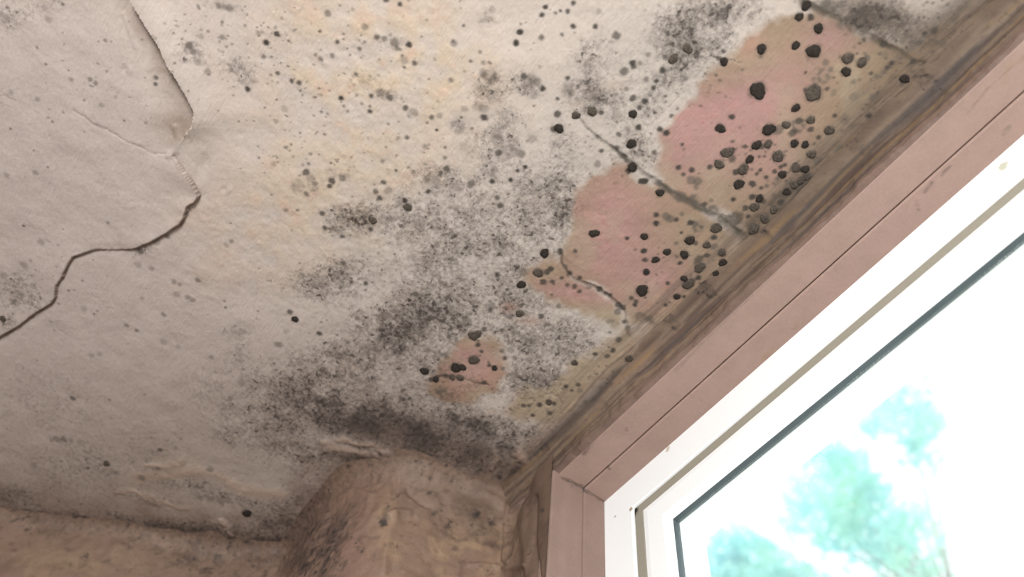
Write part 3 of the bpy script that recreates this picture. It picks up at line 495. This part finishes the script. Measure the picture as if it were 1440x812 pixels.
    # cracks
    for pts, w0, w1, dep, cc, s in ((CRACK_A, 2.2, 11.0, .0005, (0.075, 0.062, 0.048), .9), (CRACK_B, 9, 4.0, .0006, (0.085, 0.066, 0.045), .9), (CRACK_C, 3.5, 4.0, .0010, (0.12, 0.07, 0.05), .75),
                                    (CRACK_D, 1.2, 1.4, .0005, (0.26, 0.22, 0.20), .6), ([(60, 325), (66, 338), (76, 346)], 1.2, 1.2, .0003, (.25, .2, .18), .6), ([(-10, 132), (10, 134), (24, 142)], 1.4, 1.2, .0003, (.3, .25, .2), .4),
                                    ([(1044, 88), (1000, 80), (1018, 87)], 1.3, 2.0, .0003, (.1, .08, .07), .8), ([(773, 252), (783, 262), (789, 270)], 2.2, 2.2, .0003, (.1, .08, .07), .7),
                                    ([(605, 532), (640, 529), (655, 534), (675, 540), (690, 542)], 3.0, 2.0, .0005, (.07, .05, .045), .8), ([(768, 553), (785, 556), (792, 565), (786, 580), (770, 595)], 1.5, 1.5, .0004, (.16, .12, .09), .6)):
        d, fr = seg_dist(px + (n_blot - .5) * 9 + (n_fine - .5) * 7, py + (n_fine - .5) * 9, pts)
        wd = w0 + (w1 - w0) * fr
        k = ss(1.0, 0.25, d / wd)
        k = k * (0.45 + 0.55 * ss(.35, .6, .5 * n_blot + .5 * n_fine)) * s
        col = mixc(col, np.array(cc), k); h = h - dep * ss(1, 0, d / np.maximum(2.5, wd * .5)); m = m * (1 - .6 * k)
    # ridged, torn paint above the side wall
    for pts, a, wd in (([(455, 623), (485, 636), (512, 642), (545, 648)], .0026, 6), ([(470, 618), (520, 630), (552, 642)], .0022, 5), ([(160, 689), (200, 697), (240, 711), (262, 716)], .0012, 4), ([(190, 672), (250, 662), (300, 668), (345, 695), (395, 702)], .0011, 9),
                       ([(205, 655), (250, 650), (258, 645)], .0012, 4), ([(310, 735), (325, 755)], .003, 5), ([(730, 636), (745, 655), (742, 672)], .003, 6), ([(700, 640), (690, 660)], .002, 6)):
        d, _ = seg_dist(px + (n_blot - .5) * 14, py + (n_mid - .5) * 22, pts); h = h + a * (.4 + n_blot) * np.exp(-(d / wd) ** 2)
        col = mixc(col, np.array([0.46, 0.32, 0.25]), np.exp(-(d / wd / .8) ** 2) * .55); m = m * (1 - .7 * np.exp(-(d / wd) ** 2))
    # the corner over the side wall is grimier
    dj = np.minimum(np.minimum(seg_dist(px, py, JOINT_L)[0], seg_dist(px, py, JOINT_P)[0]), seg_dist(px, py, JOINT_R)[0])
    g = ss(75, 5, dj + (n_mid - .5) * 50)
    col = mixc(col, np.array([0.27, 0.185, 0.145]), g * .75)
    ln = ss(11, 1, seg_dist(px, py + (n_mid - .5) * 14, [(-20, 722), (60, 728), (140, 736), (200, 750), (290, 764), (400, 768)])[0])
    m = m + 0.75 * ln * ss(.25, .55, n_mid) + 0.14 * g
    col = mixc(col, np.array([.45, .34, .28]), .5 * np.clip(pale, 0, 1))
    return col, np.clip(m, 0, 1.25), h

# ------------------------------------------------------------------ ceiling
STEP = 0.0013
gx = np.arange(-1.36, 0.36, STEP); gy = np.arange(-0.50, YJ + 0.004, STEP)
X, Y = np.meshgrid(gx, gy, indexing='ij')
P0 = np.stack([X, Y, np.full_like(X, HC)], -1)
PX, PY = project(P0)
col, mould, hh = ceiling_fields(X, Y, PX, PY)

# painted small specks; the large colonies become parts of their own further down
big, small = [], []
for (x, y, r, s) in SPOTS:
    c = at(x, y); z = c @ AZ if False else float(np.dot(c, RW.T @ np.array([0, 0, 1.0])))
    cz = float((c @ RW)[2])
    rw = r / F * cz
    (big if (s >= 0.75 and r >= 4.0) else small).append((c[0], c[1], rw, s, r))
big.sort(key=lambda t: -t[2] * (0.6 + t[3])); small += big[96:]; big = big[:96]
def stamp(cx, cy, rw, s, soft, colour, jag=0.35, seed=0):
    R = rw * (1.6 + soft)
    i0 = max(0, int((cx - R - gx[0]) / STEP)); i1 = min(len(gx), int((cx + R - gx[0]) / STEP) + 2)
    j0 = max(0, int((cy - R - gy[0]) / STEP)); j1 = min(len(gy), int((cy + R - gy[0]) / STEP) + 2)
    if i1 <= i0 or j1 <= j0: return
    x = X[i0:i1, j0:j1] - cx; y = Y[i0:i1, j0:j1] - cy
    d = np.hypot(x, y) / rw; an = np.arctan2(y, x)
    edge = 1 + jag * (vn(an * 1.3 + seed, np.full_like(an, seed * .37), 3) - .5) + jag * .7 * (vn((x + cx) * 420, (y + cy) * 420, 4) - .5)
    k = ss(edge + soft, edge - soft, d) * s
    if rw > 0.0055 and s < 0.72:
        k = k * (0.35 + 0.9 * ss(.35, .65, vn((x + cx) * 300, (y + cy) * 300, 2)))
    c0 = col[i0:i1, j0:j1]
    col[i0:i1, j0:j1] = c0 * (1 - k[..., None]) + np.asarray(colour, np.float32) * k[..., None]
    mould[i0:i1, j0:j1] *= (1 - 0.7 * k)
for q, (cx, cy, rw, s, r) in enumerate(small):
    stamp(cx, cy, rw * (1.0 if r > 3 else 1.15), min(1, s * 1.02), 0.35 if r > 4 else 0.5, (0.06, 0.05, 0.043) if s > .7 else (0.13, 0.108, 0.09), seed=q)
for q, (cx, cy, rw, s, r) in enumerate(big):
    stamp(cx, cy, rw * 1.05, 0.8, 0.35, (0.11, 0.085, 0.07), seed=q)
# stray pin-prick specks
rs = np.random.RandomState(5)
ZONES = [(330, 60, 150, 70, 150), (520, 130, 160, 110, 90), (560, 240, 120, 50, 45), (780, 60, 120, 60, 16), (120, 120, 140, 110, 40), (60, 400, 70, 60, 40), (1060, 230, 70, 60, 70),
         (1230, 140, 60, 60, 60), (1300, 40, 90, 50, 110), (960, 380, 60, 60, 50), (850, 520, 60, 40, 60), (700, 560, 80, 30, 60), (760, 580, 40, 20, 40), (620, 420, 160, 120, 220), (250, 640, 200, 80, 50),
         (420, 190, 60, 70, 60), (1140, 250, 40, 30, 40), (350, 420, 80, 60, 16), (860, 190, 70, 60, 50), (980, 110, 60, 60, 50)]
for (x, y, sx, sy, n) in ZONES:
    for _ in range(n):
        a, b = x + rs.randn() * sx * .6, y + rs.randn() * sy * .6
        c = at(a, b)
        if c[1] > YJ - .02: continue
        stamp(c[0], c[1], rs.choice([1.0, 1.2, 1.5, 2.0]) * 0.75e-3, rs.uniform(.35, .85), 0.6, (0.10, 0.082, 0.07), seed=int(rs.randint(999)))
P = P0.copy(); P[..., 2] = HC - hh
sheet = inside(PX, PY, SHEET)
fm = sheet[:-1, :-1]
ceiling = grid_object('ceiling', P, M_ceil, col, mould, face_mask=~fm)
tag(ceiling, 'cream painted ceiling blotched with grey and black mould above the window', 'ceiling', 'structure')
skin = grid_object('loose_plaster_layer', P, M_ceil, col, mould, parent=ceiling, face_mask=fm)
skin['label'] = 'pale lifted plaster layer with a cracked, curling edge'
def h_at(x, y):
    i = int(np.clip((x - gx[0]) / STEP, 0, len(gx) - 1)); j = int(np.clip((y - gy[0]) / STEP, 0, len(gy) - 1))
    return float(hh[i, j])
# plain remainder of the ceiling around the detailed field
x0, x1, y0, y1 = gx[0], gx[-1], gy[0], gy[-1]
V, Fc = [], []
for (a, b, c, d) in ((-1.95, x0, -2.6, y1), (x1, 2.2, -2.6, y1), (x0, x1, -2.6, y0)):
    k = len(V); V += [(a, c, HC), (b, c, HC), (b, d, HC), (a, d, HC)]; Fc.append((k + 3, k + 2, k + 1, k))
rest = mesh_object('ceiling_surround', V, Fc, M_room, ceiling)

# large mould colonies: low fuzzy cushions standing on the paint
for q, (cx, cy, rw, s, r) in enumerate(big):
    rr = np.random.RandomState(100 + q); nseg = 28
    ph = rr.rand(5) * 6.28
    V = []; Fc = []
    base = HC - h_at(cx, cy)
    st = 1 + rr.uniform(-.10, .10)
    for k, (f, hz) in enumerate(((1.0, -0.0004), (0.93, 0.0004), (0.7, 0.00075), (0.35, 0.0009))):
        for a in range(nseg):
            t = a / nseg * 2 * math.pi
            e = 1 + .10 * math.sin(2 * t + ph[0]) + .07 * math.sin(3 * t + ph[1]) + .05 * math.sin(5 * t + ph[2]) + .04 * math.sin(8 * t + ph[3]) + rr.uniform(-.03, .03) * (k == 0)
            V.append((cx + rw * f * e * math.cos(t) * st, cy + rw * f * e * math.sin(t) / st, base - hz - rr.uniform(0, .0001)))
    V.append((cx, cy, base - .00095))
    for k in range(3):
        for a in range(nseg):
            b = (a + 1) % nseg
            Fc.append((k * nseg + a, (k + 1) * nseg + a, (k + 1) * nseg + b, k * nseg + b))
    for a in range(nseg): Fc.append((3 * nseg + a, 4 * nseg, 3 * nseg + (a + 1) % nseg))
    mesh_object('mould_colony', V, Fc, M_black if s > .86 else M_grey, ceiling, True)

# ------------------------------------------------------------------ window wall: plaster strip over the window
def wall_colour(A, Z, px, py):
    n_big = fbm(A, Z, 14, 4, 1); n_mid = fbm(A, Z, 45, 4, 2); n_blot = fbm(A, Z, 90, 3, 3); n_st = vn(A * 160, Z * 16 + n_mid * 3, 4)
    col = np.broadcast_to(np.array([0.27, 0.19, 0.148], np.float32), A.shape + (3,)).copy()
    col = mixc(col, np.array([0.40, 0.29, 0.20]), (0.9 * blob(px, py, 640, 780, 55, 60) + .8 * blob(px, py, 545, 760, 18, 70) + .5 * blob(px, py, 690, 760, 50, 60)) * ss(.3, .65, n_mid))
    col = mixc(col, np.array([0.30, 0.23, 0.19]), .7 * blob(px, py, 620, 690, 60, 30, 20))
    col = mixc(col, np.array([0.34, 0.285, 0.24]), .6 * blob(px, py, 680, 720, 30, 20) * ss(.3, .6, n_mid))
    col = mixc(col, np.array([0.32, 0.235, 0.17]), .8 * blob(px, py, 90, 800, 160, 50) * ss(.35, .6, n_mid))
    col = mixc(col, np.array([0.28, 0.18, 0.15]), .7 * blob(px, py, 480, 780, 50, 90))
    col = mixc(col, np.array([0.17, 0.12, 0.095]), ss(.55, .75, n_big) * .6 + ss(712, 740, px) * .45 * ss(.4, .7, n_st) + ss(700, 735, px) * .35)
    col = mixc(col, np.array([0.13, 0.09, 0.075]), ss(.66, .8, n_blot) * .5)
    m = 0.62 * blob(px, py, 445, 790, 30, 50, 15) + .35 * blob(px, py, 470, 750, 30, 30) + .22 * blob(px, py, 650, 735, 60, 20, 10) + .4 * blob(px, py, 735, 695, 20, 14) + .25 * blob(px, py, 300, 790, 120, 14)
    m = m * (.4 + 1.2 * ss(.35, .65, n_blot)) + 0.10 + .2 * ss(.6, .75, n_mid)
    for (x, y, r) in ((630, 740, 4), (668, 728, 5), (690, 739, 4), (540, 735, 6), (612, 720, 2.5), (605, 691, 3), (728, 704, 5), (762, 718, 3), (485, 738, 4), (560, 695, 2)):
        m = m + 1.2 * np.exp(-(np.hypot(px - x, py - y) / r) ** 2)
    return col, np.clip(m, 0, 1.2)

def smooth_path(pts, step, sig):
    pts = np.array(pts, float); d = np.r_[0, np.cumsum(np.hypot(*np.diff(pts, axis=0).T))]
    s = np.arange(0, d[-1], step); q = np.stack([np.interp(s, d, pts[:, 0]), np.interp(s, d, pts[:, 1])], -1)
    n = int(3 * sig / step); k = np.exp(-0.5 * (np.arange(-n, n + 1) * step / sig) ** 2); k /= k.sum()
    pad = np.concatenate([q[:1] + (np.arange(-n, 0) * step)[:, None] * (q[1] - q[0]) / step, q, q[-1:] + (np.arange(1, n + 1) * step)[:, None] * (q[-1] - q[-2]) / step])
    return np.stack([np.convolve(pad[:, 0], k, 'valid'), np.convolve(pad[:, 1], k, 'valid')], -1), s

r_c = 0.026
dz = np.arange(0, 0.037, 0.0013)
xs = np.arange(-0.72, 0.40, 0.0016)
A, D = np.meshgrid(xs, dz, indexing='ij')
fl = np.where(D < r_c, r_c - np.sqrt(np.maximum(r_c ** 2 - (r_c - np.minimum(D, r_c)) ** 2, 0)), 0)
wb = (fbm(A, D * .2, 22, 4, 3) - .5) * .010 + (fbm(A, D * 1.5, 70, 3, 4) - .5) * .003
st = vn(A * 12, D * 420, 2)
Yw = YJ - 0.006 - fl + wb * ss(0.0, 0.03, D) + (st - .5) * .002 + ss(-.40, -.60, A) * -.002
Pw = np.stack([A, Yw, HC + .0005 - D], -1)
# last rows return under the strip, onto the lining board
Pw[:, -1, 1] = YJ + .012; Pw[:, -1, 2] = Pw[:, -2, 2]
px, py = project(Pw)
bc, _ = streaks(A, Yw + D)
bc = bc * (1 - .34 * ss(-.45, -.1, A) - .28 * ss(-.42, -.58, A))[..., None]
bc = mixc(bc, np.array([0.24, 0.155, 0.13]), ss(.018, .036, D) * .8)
ms = 0.10 + 0.5 * ss(.62, .8, fbm(A, D, 60, 3, 5)) * ss(.036, .0, D)
wf = grid_object('wall_front', Pw, M_wall, bc, ms)
tag(wf, 'brown streaked plaster of the window wall, a thin strip above the window', 'wall', 'structure')
# masonry body of that wall: lintel, piers and the part under the sill
def masonry(lo, hi): return box('masonry', lo, hi, M_out, wf)
masonry((-2.1, YJ + .014, 0.787), (2.3, 0.60, 0.83)); masonry((-2.1, .412, -1.62), (-.577, .60, .787)); masonry((.772, YJ, -1.62), (2.3, .60, .787)); masonry((-.577, YJ, -1.62), (.772, .60, -.372))
box('wall_strip', (0.398, YJ - .004, .763), (2.2, YJ + .014, HC), M_room, wf)

# ------------------------------------------------------------------ side wall with the splayed reveal and the pier
path, s = smooth_path([(-.558, .3935), (-.590, .394), (-.655, .403), (-.674, .342), (-.682, .300), (-.700, .262), (-.728, .243), (-.775, .229), (-.925, .232), (-.972, .175), (-1.045, .039), (-1.13, -.104), (-1.36, -.51)], 0.0017, 0.009)
tn = np.gradient(path, axis=0); tn /= np.linalg.norm(tn, axis=1)[:, None]
nrm = np.stack([-tn[:, 1], tn[:, 0]], -1)                 # towards the room
if nrm[len(nrm) // 8, 1] > 0: nrm = -nrm
dzw = np.concatenate([np.arange(0, 0.34, 0.0017), [0.5, 1.0, 2.42]])
S, D = np.meshgrid(s, dzw, indexing='ij')
fx = np.repeat(path[:, 0][:, None], len(dzw), 1); fy = np.repeat(path[:, 1][:, None], len(dzw), 1)
rc = 0.022 + 0.012 * (fbm(S, S * 0, 12, 3, 2) - .5)
fl = np.where(D < rc, rc - np.sqrt(np.maximum(rc ** 2 - (rc - np.minimum(D, rc)) ** 2, 0)), 0)
base = np.stack([fx, fy, HC + .001 - D], -1); px, py = project(base)
rel = (fbm(S, D * .6, 16, 4, 1) - .5) * .016 * ss(0, .03, D) + (fbm(S, D, 60, 3, 4) - .5) * .004
fl = fl * ss(-.60, -.66, fx)
rel = rel * ss(-.578, -.625, fx) + fl
for pts, a, wd in (([(556, 668), (580, 662), (600, 668)], .004, 7), ([(575, 685), (590, 705), (610, 716)], -.004, 5), ([(580, 698), (600, 714), (612, 716)], .003, 4), ([(545, 728), (560, 722), (575, 722)], .005, 5), ([(556, 730), (545, 760), (541, 800)], .004, 7),
                   ([(620, 668), (660, 690), (715, 716)], .004, 6), ([(713, 716), (713, 790)], .004, 5), ([(735, 700), (738, 760), (745, 812)], .004, 6), ([(752, 700), (750, 760), (756, 812)], -.004, 4), ([(480, 700), (500, 690), (520, 698), (515, 720)], .003, 5),
                   ([(660, 797), (710, 802), (740, 798)], .003, 3), ([(555, 672), (553, 700), (560, 690)], -.003, 4)):
    d, _ = seg_dist(px, py, pts); rel = rel + a * np.exp(-(d / wd) ** 2)
Pl = base.copy(); Pl[..., 0] += nrm[:, 0][:, None] * rel; Pl[..., 1] += nrm[:, 1][:, None] * rel
cw, mw = wall_colour(S, D, px, py)
cv = ss(.035, .0, D) * ss(.05, .25, S) ; mw = np.clip(mw + .25 * cv, 0, 1.2)
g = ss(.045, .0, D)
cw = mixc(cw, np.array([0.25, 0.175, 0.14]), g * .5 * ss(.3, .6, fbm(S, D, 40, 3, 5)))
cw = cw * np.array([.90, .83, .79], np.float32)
wl = grid_object('wall_left', Pl, M_wall, cw, mw)
tag(wl, 'brown damp side wall with lumpy plaster and a rounded pier left of the window', 'wall', 'structure')
# plain run of that wall behind the viewer's left
mesh_object('wall_run', [(-1.36, -.51, HC), (-1.9, -1.5, HC), (-1.9, -2.6, HC), (-1.36, -.51, -1.6), (-1.9, -1.5, -1.6), (-1.9, -2.6, -1.6)], [(0, 1, 4, 3), (1, 2, 5, 4)], M_room, wl)

# ------------------------------------------------------------------ rest of the room
fo = box('floor', (-2.1, -2.7, -1.64), (2.3, .42, -1.60), M_floor); tag(fo, 'brown floor of the room, below the picture', 'floor', 'structure')
wbk = box('wall_back', (-2.1, -2.7, -1.6), (2.3, -2.6, HC), M_room); tag(wbk, 'plain wall of the room behind the viewer', 'wall', 'structure')
wr = box('wall_right', (2.2, -2.6, -1.6), (2.3, .41, HC), M_room); tag(wr, 'plain wall of the room right of the viewer', 'wall', 'structure')
rf = box('roof', (-2.3, -2.8, .83), (2.4, .60, .93), M_roof); tag(rf, 'flat roof slab lying over the ceiling', 'roof', 'structure')

# ------------------------------------------------------------------ painted lining boards of the window opening
def board(name, label, O, U, V, nu, nv, thick, shade=1.0, stains=()):
    """a board whose visible face spans O + u*U + v*V; the thickness goes away from the opening"""
    O, U, V, T = map(np.array, (O, U, V, thick))
    u = np.linspace(0, 1, nu); v = np.linspace(0, 1, nv)
    vv = np.concatenate([[0], v, [1]]); a, b = np.meshgrid(u, vv, indexing='ij')
    Pb = O + a[..., None] * U + b[..., None] * V
    Lu, Lv = np.linalg.norm(U), np.linalg.norm(V)
    e = 0.0012                                            # eased edges
    off = np.zeros_like(a); off[:, 0] = 1; off[:, -1] = 1
    Pb = Pb + off[..., None] * T
    ed = np.minimum(b, 1 - b) * Lv
    Pb = Pb + (ss(e, 0, ed) * e * (1 - off))[..., None] * T / np.linalg.norm(T)
    px, py = project(Pb)
    n = fbm(a * Lu, b * Lv, 30, 4, 2); n2 = fbm(a * Lu, b * Lv, 120, 3, 3)
    cb = np.broadcast_to(np.array([0.475, 0.325, 0.275], np.float32), Pb.shape).copy()
    cb = mixc(cb, np.array([0.40, 0.28, 0.23]), ss(.4, .7, n) * .35) * shade  # upright boards' colour darkened to offset the stronger light on them
    mb = np.zeros_like(a)
    for (pts, w, c, k, mm) in stains:
        d, _ = seg_dist(px + (n2 - .5) * 5, py + (n - .5) * 8, pts)
        q = ss(w, w * .2, d) * k * (.45 + .55 * ss(.35, .6, n2)); cb = mixc(cb, np.array(c), q); mb = mb + mm * ss(w, w * .3, d)
    o = grid_object(name, Pb, M_liner, cb, mb)
    return tag(o, label, 'window lining', 'structure')
xl, xr, zt, zb = -.558, .755, SOFFIT, -.355
gap = .0007
DK = (.075, .05, .045)
st_head_out = [([(1135, 335), (1148, 322), (1160, 308), (1166, 300)], 4, (.12, .08, .07), .9, .25), ([(1360, 160), (1395, 118), (1440, 80)], 2, (.22, .15, .12), .4, 0), ([(1412, 120), (1418, 95), (1440, 78)], 3, (.42, .29, .19), .6, 0),
               ([(880, 603), (881, 607)], 2.2, (.12, .08, .06), .8, 0), ([(822, 640), (835, 618), (850, 602)], 4, (.16, .10, .09), .7, .1), ([(950, 520), (1000, 470), (1100, 372), (1190, 272)], 5, (.30, .20, .17), .5, 0), ([(822, 688), (806, 679), (790, 670)], 2.2, DK, .9, .1)]
st_head_in = [([(1300, 268), (1310, 255)], 4, (.19, .13, .11), .8, .2), ([(1325, 245), (1336, 235)], 3, (.22, .15, .13), .7, .1), ([(1292, 296), (1288, 282)], 3, (.22, .15, .12), .7, .1), ([(1410, 190), (1420, 178)], 5, (.28, .22, .16), .8, .1), ([(1120, 456), (1118, 463)], 4, (.36, .25, .15), .7, 0),
              ([(1085, 490), (1075, 505)], 6, (.42, .28, .18), .6, 0), ([(821, 687), (836, 697), (850, 707)], 1.8, DK, .8, .1), ([(856, 658), (858, 662)], 2, DK, .7, 0), ([(968, 552), (988, 562)], 2, (.36, .25, .2), .5, 0)]
st_jamb = [([(822, 689), (806, 681), (790, 672)], 2.0, DK, .9, .1), ([(821, 688), (836, 698), (850, 708)], 1.6, DK, .8, .1), ([(805, 684), (803, 686)], 2, DK, .6, 0), ([(800, 690), (792, 730), (790, 812)], 9, (.36, .255, .21), .55, 0), ([(812, 740), (808, 790)], 5, (.36, .255, .21), .5, 0), ([(851, 730), (851, 733)], 1.6, DK, .8, 0)]
board('trim_1', 'pink painted lining board over the window, the outer one beside the mouldy ceiling', (xl, .404, zt), (xr - xl, 0, 0), (0, .441 - gap - .404, 0), 520, 36, (0, 0, .020), stains=st_head_out)
board('trim_2', 'pink painted lining board over the window, the narrow one touching the white frame', (xl, .441 + gap, zt), (xr - xl, 0, 0), (0, .472 - .441 - gap + .004, 0), 520, 26, (0, 0, .020), stains=st_head_in)
board('trim_3', 'pink painted upright lining board beside the brown side wall', (xl, .396, zt), (0, 0, zb - zt), (0, .4412 - gap * .6 - .396, 0), 420, 36, (-.016, 0, 0), shade=.70, stains=st_jamb)
board('trim_4', 'narrow pink upright lining board touching the white window frame', (xl, .4412 + gap * .2, zt), (0, 0, zb - zt), (0, .0318, 0), 420, 24, (-.016, 0, 0), shade=.72, stains=st_jamb)
board('trim_5', 'pink painted upright lining board at the far right, out of the picture', (xr, .388, zt), (0, 0, zb - zt), (0, .088, 0), 60, 12, (.016, 0, 0))
board('trim_6', 'pink painted sill board under the window, out of the picture', (xl, .37, zb), (xr - xl, 0, 0), (0, .106, 0), 60, 12, (0, 0, -.016))

# ------------------------------------------------------------------ window
win = bpy.data.objects.new('window_1', None); C.objects.link(win); win.location = (0, .472, zb)
tag(win, 'white framed window with dusty glass and a pale tree outside', 'window', 'structure')
def sweep(name, prof, mat, parent=win):
    """closed rectangular frame: prof is a loop of (inset, y)"""
    V, Fc = [], []; n = len(prof)
    for (i, y) in prof:
        V += [(xl + i, y, zt - i), (xr - i, y, zt - i), (xr - i, y, zb + i), (xl + i, y, zb + i)]
    for k in range(n):
        k2 = (k + 1) % n
        for c in range(4):
            c2 = (c + 1) % 4
            Fc.append((k * 4 + c, k2 * 4 + c, k2 * 4 + c2, k * 4 + c2))
    o = mesh_object(name, V, Fc, mat)
    import bmesh
    bm = bmesh.new(); bm.from_mesh(o.data); bmesh.ops.recalc_face_normals(bm, faces=bm.faces); bm.to_mesh(o.data); bm.free()
    o.parent = parent; o.matrix_parent_inverse = Matrix.Translation(win.location).inverted()
    return o
sweep('window_frame', [(-.003, .472), (.0450, .472), (.0465, .4728), (.0470, .4745), (.0470, .500), (.040, .505), (.040, .532), (-.003, .532)], M_pvc)
sweep('seal', [(.0470, .4760), (.0500, .4728), (.0620, .4728), (.0655, .4770), (.0655, .486), (.0470, .486)], M_seal)
sh = sweep('sash', [(.0650, .4715), (.0658, .4706), (.0720, .4700), (.0940, .4700), (.0965, .4708), (.1020, .4765), (.1020, .487), (.1000, .490), (.1000, .524), (.0650, .524)], M_pvc)
sweep('glazing_gasket', [(.1012, .4764), (.1024, .4770), (.1028, .4785), (.1028, .4850), (.1015, .4850)], M_gasket)
V = []
i = .1010
for y in (.4822, .4862): V += [(xl + i, y, zb + i), (xr - i, y, zb + i), (xr - i, y, zt - i), (xl + i, y, zt - i)]
gl = mesh_object('glass_pane', V, [(0, 1, 2, 3), (7, 6, 5, 4), (0, 4, 5, 1), (1, 5, 6, 2), (2, 6, 7, 3), (3, 7, 4, 0)], M_glass)
gl.parent = win; gl.matrix_parent_inverse = Matrix.Translation(win.location).inverted()

# ------------------------------------------------------------------ outdoors
gd = box('ground', (-30, .62, -3.1), (30, 40, -3.0), M_ground); tag(gd, 'pale paving outside the window, below the picture', 'ground', 'structure')
def leaf_cloud(name, blobs, per, size, mat, parent, seed):
    rr = np.random.RandomState(seed); V = []; Fc = []
    for (c, r) in blobs:
        n = int(per * (r / .3) ** 2)
        for _ in range(n):
            d = rr.randn(3); d /= np.linalg.norm(d); p = np.array(c) + d * r * rr.rand() ** .45
            u = rr.randn(3); u /= np.linalg.norm(u); w = np.cross(u, rr.randn(3)); w /= np.linalg.norm(w)
            L = size * rr.uniform(.7, 1.3); k = len(V); nn = np.cross(u, w) * L * .12
            V += [p, p + u * L * .35 + w * L * .26 + nn, p + u * L, p + u * L * .35 - w * L * .26 + nn]
            Fc.append((k, k + 1, k + 2, k + 3))
    return mesh_object(name, V, Fc, mat, parent)
def limb(V, Fc, a, b, ra, rb, seg=10):
    a, b = np.array(a, float), np.array(b, float); d = b - a; d /= np.linalg.norm(d)
    u = np.cross(d, (0.3, 1, 0.2)); u /= np.linalg.norm(u); w = np.cross(d, u); k = len(V)
    for (c, r) in ((a, ra), (b, rb)):
        for q in range(seg):
            t = q / seg * 2 * math.pi; V.append(c + r * (u * math.cos(t) + w * math.sin(t)))
    for q in range(seg):
        q2 = (q + 1) % seg; Fc.append((k + q, k + q2, k + seg + q2, k + seg + q))
    Fc.append(tuple(k + seg + q for q in range(seg)))
def tree(label, px_blobs, dist_y, base, per, seed):
    root = bpy.data.objects.new('tree', None); C.objects.link(root); root.location = base
    tag(root, label, 'tree')
    bl = []
    for (x, y, r, dy) in px_blobs:
        c = at(x, y, 1, dist_y + dy); dep = float((c @ RW)[2]); bl.append((c, 1.22 * r / F * dep))
    f = leaf_cloud('foliage', bl, per, .085, M_leaf, None, seed)
    V, Fc = [], []
    top = np.mean([c for c, r in bl], 0); top = np.array([top[0], top[1] + .3, top[2] - .9])
    mid = (np.array(base) + top) / 2 + np.array([.15, 0, .3])
    limb(V, Fc, base, mid, .17, .13); limb(V, Fc, mid, top, .13, .09)
    for c, r in [q for q in bl if q[1] > .14]: limb(V, Fc, top - np.array([0, 0, .1]), c - (c - top) * .25, .012, .004, 6)
    t = mesh_object('trunk', V, Fc, M_bark, None, True)
    for o in (f, t):
        o.parent = root; o.matrix_parent_inverse = Matrix.Translation(root.location).inverted()
    return root
tree('pale green leafy tree with gaps in its crown, in the middle of the window view', [(1270, 565, 34, 0), (1240, 590, 30, .2), (1300, 600, 28, .1), (1285, 630, 24, 0), (1315, 590, 14, 0), (1170, 640, 30, 0), (1165, 675, 42, .1),
     (1200, 700, 44, 0), (1130, 700, 28, .2), (1120, 730, 26, 0), (1215, 745, 45, .2), (1170, 745, 34, 0), (1265, 745, 30, 0), (1290, 735, 22, .1), (1255, 780, 36, .3), (1225, 690, 26, 0), (1200, 650, 22, 0), (1318, 655, 10, 0), (1300, 800, 30, .2), (1330, 760, 8, 0)],
     4.2, (-2.0, 4.6, -3.0), 300, 3)
tree('grey green leafy tree at the lower left corner of the glass', [(1030, 765, 30, 0), (1060, 790, 38, .1), (1100, 812, 42, 0), (1020, 812, 40, 0), (1130, 830, 40, .1), (1075, 770, 22, 0), (1180, 850, 40, .2), (1040, 850, 50, 0)],
     3.6, (-3.3, 4.2, -3.0), 400, 9)
# slanting white pole crossing in front of the crowns
a = at(1040, 730, 1, 2.7); b = at(1215, 828, 1, 2.3); d = (b - a)
V, Fc = [], []
limb(V, Fc, a - d * .15, b + d * 1.2, .018, .018, 14); limb(V, Fc, a - d * .17, a - d * .15, .026, .026, 14)
po = mesh_object('slanting_pole', V, Fc, M_pole, None, True)
tag(po, 'slanting white pole in front of the trees outside the window', 'pole')
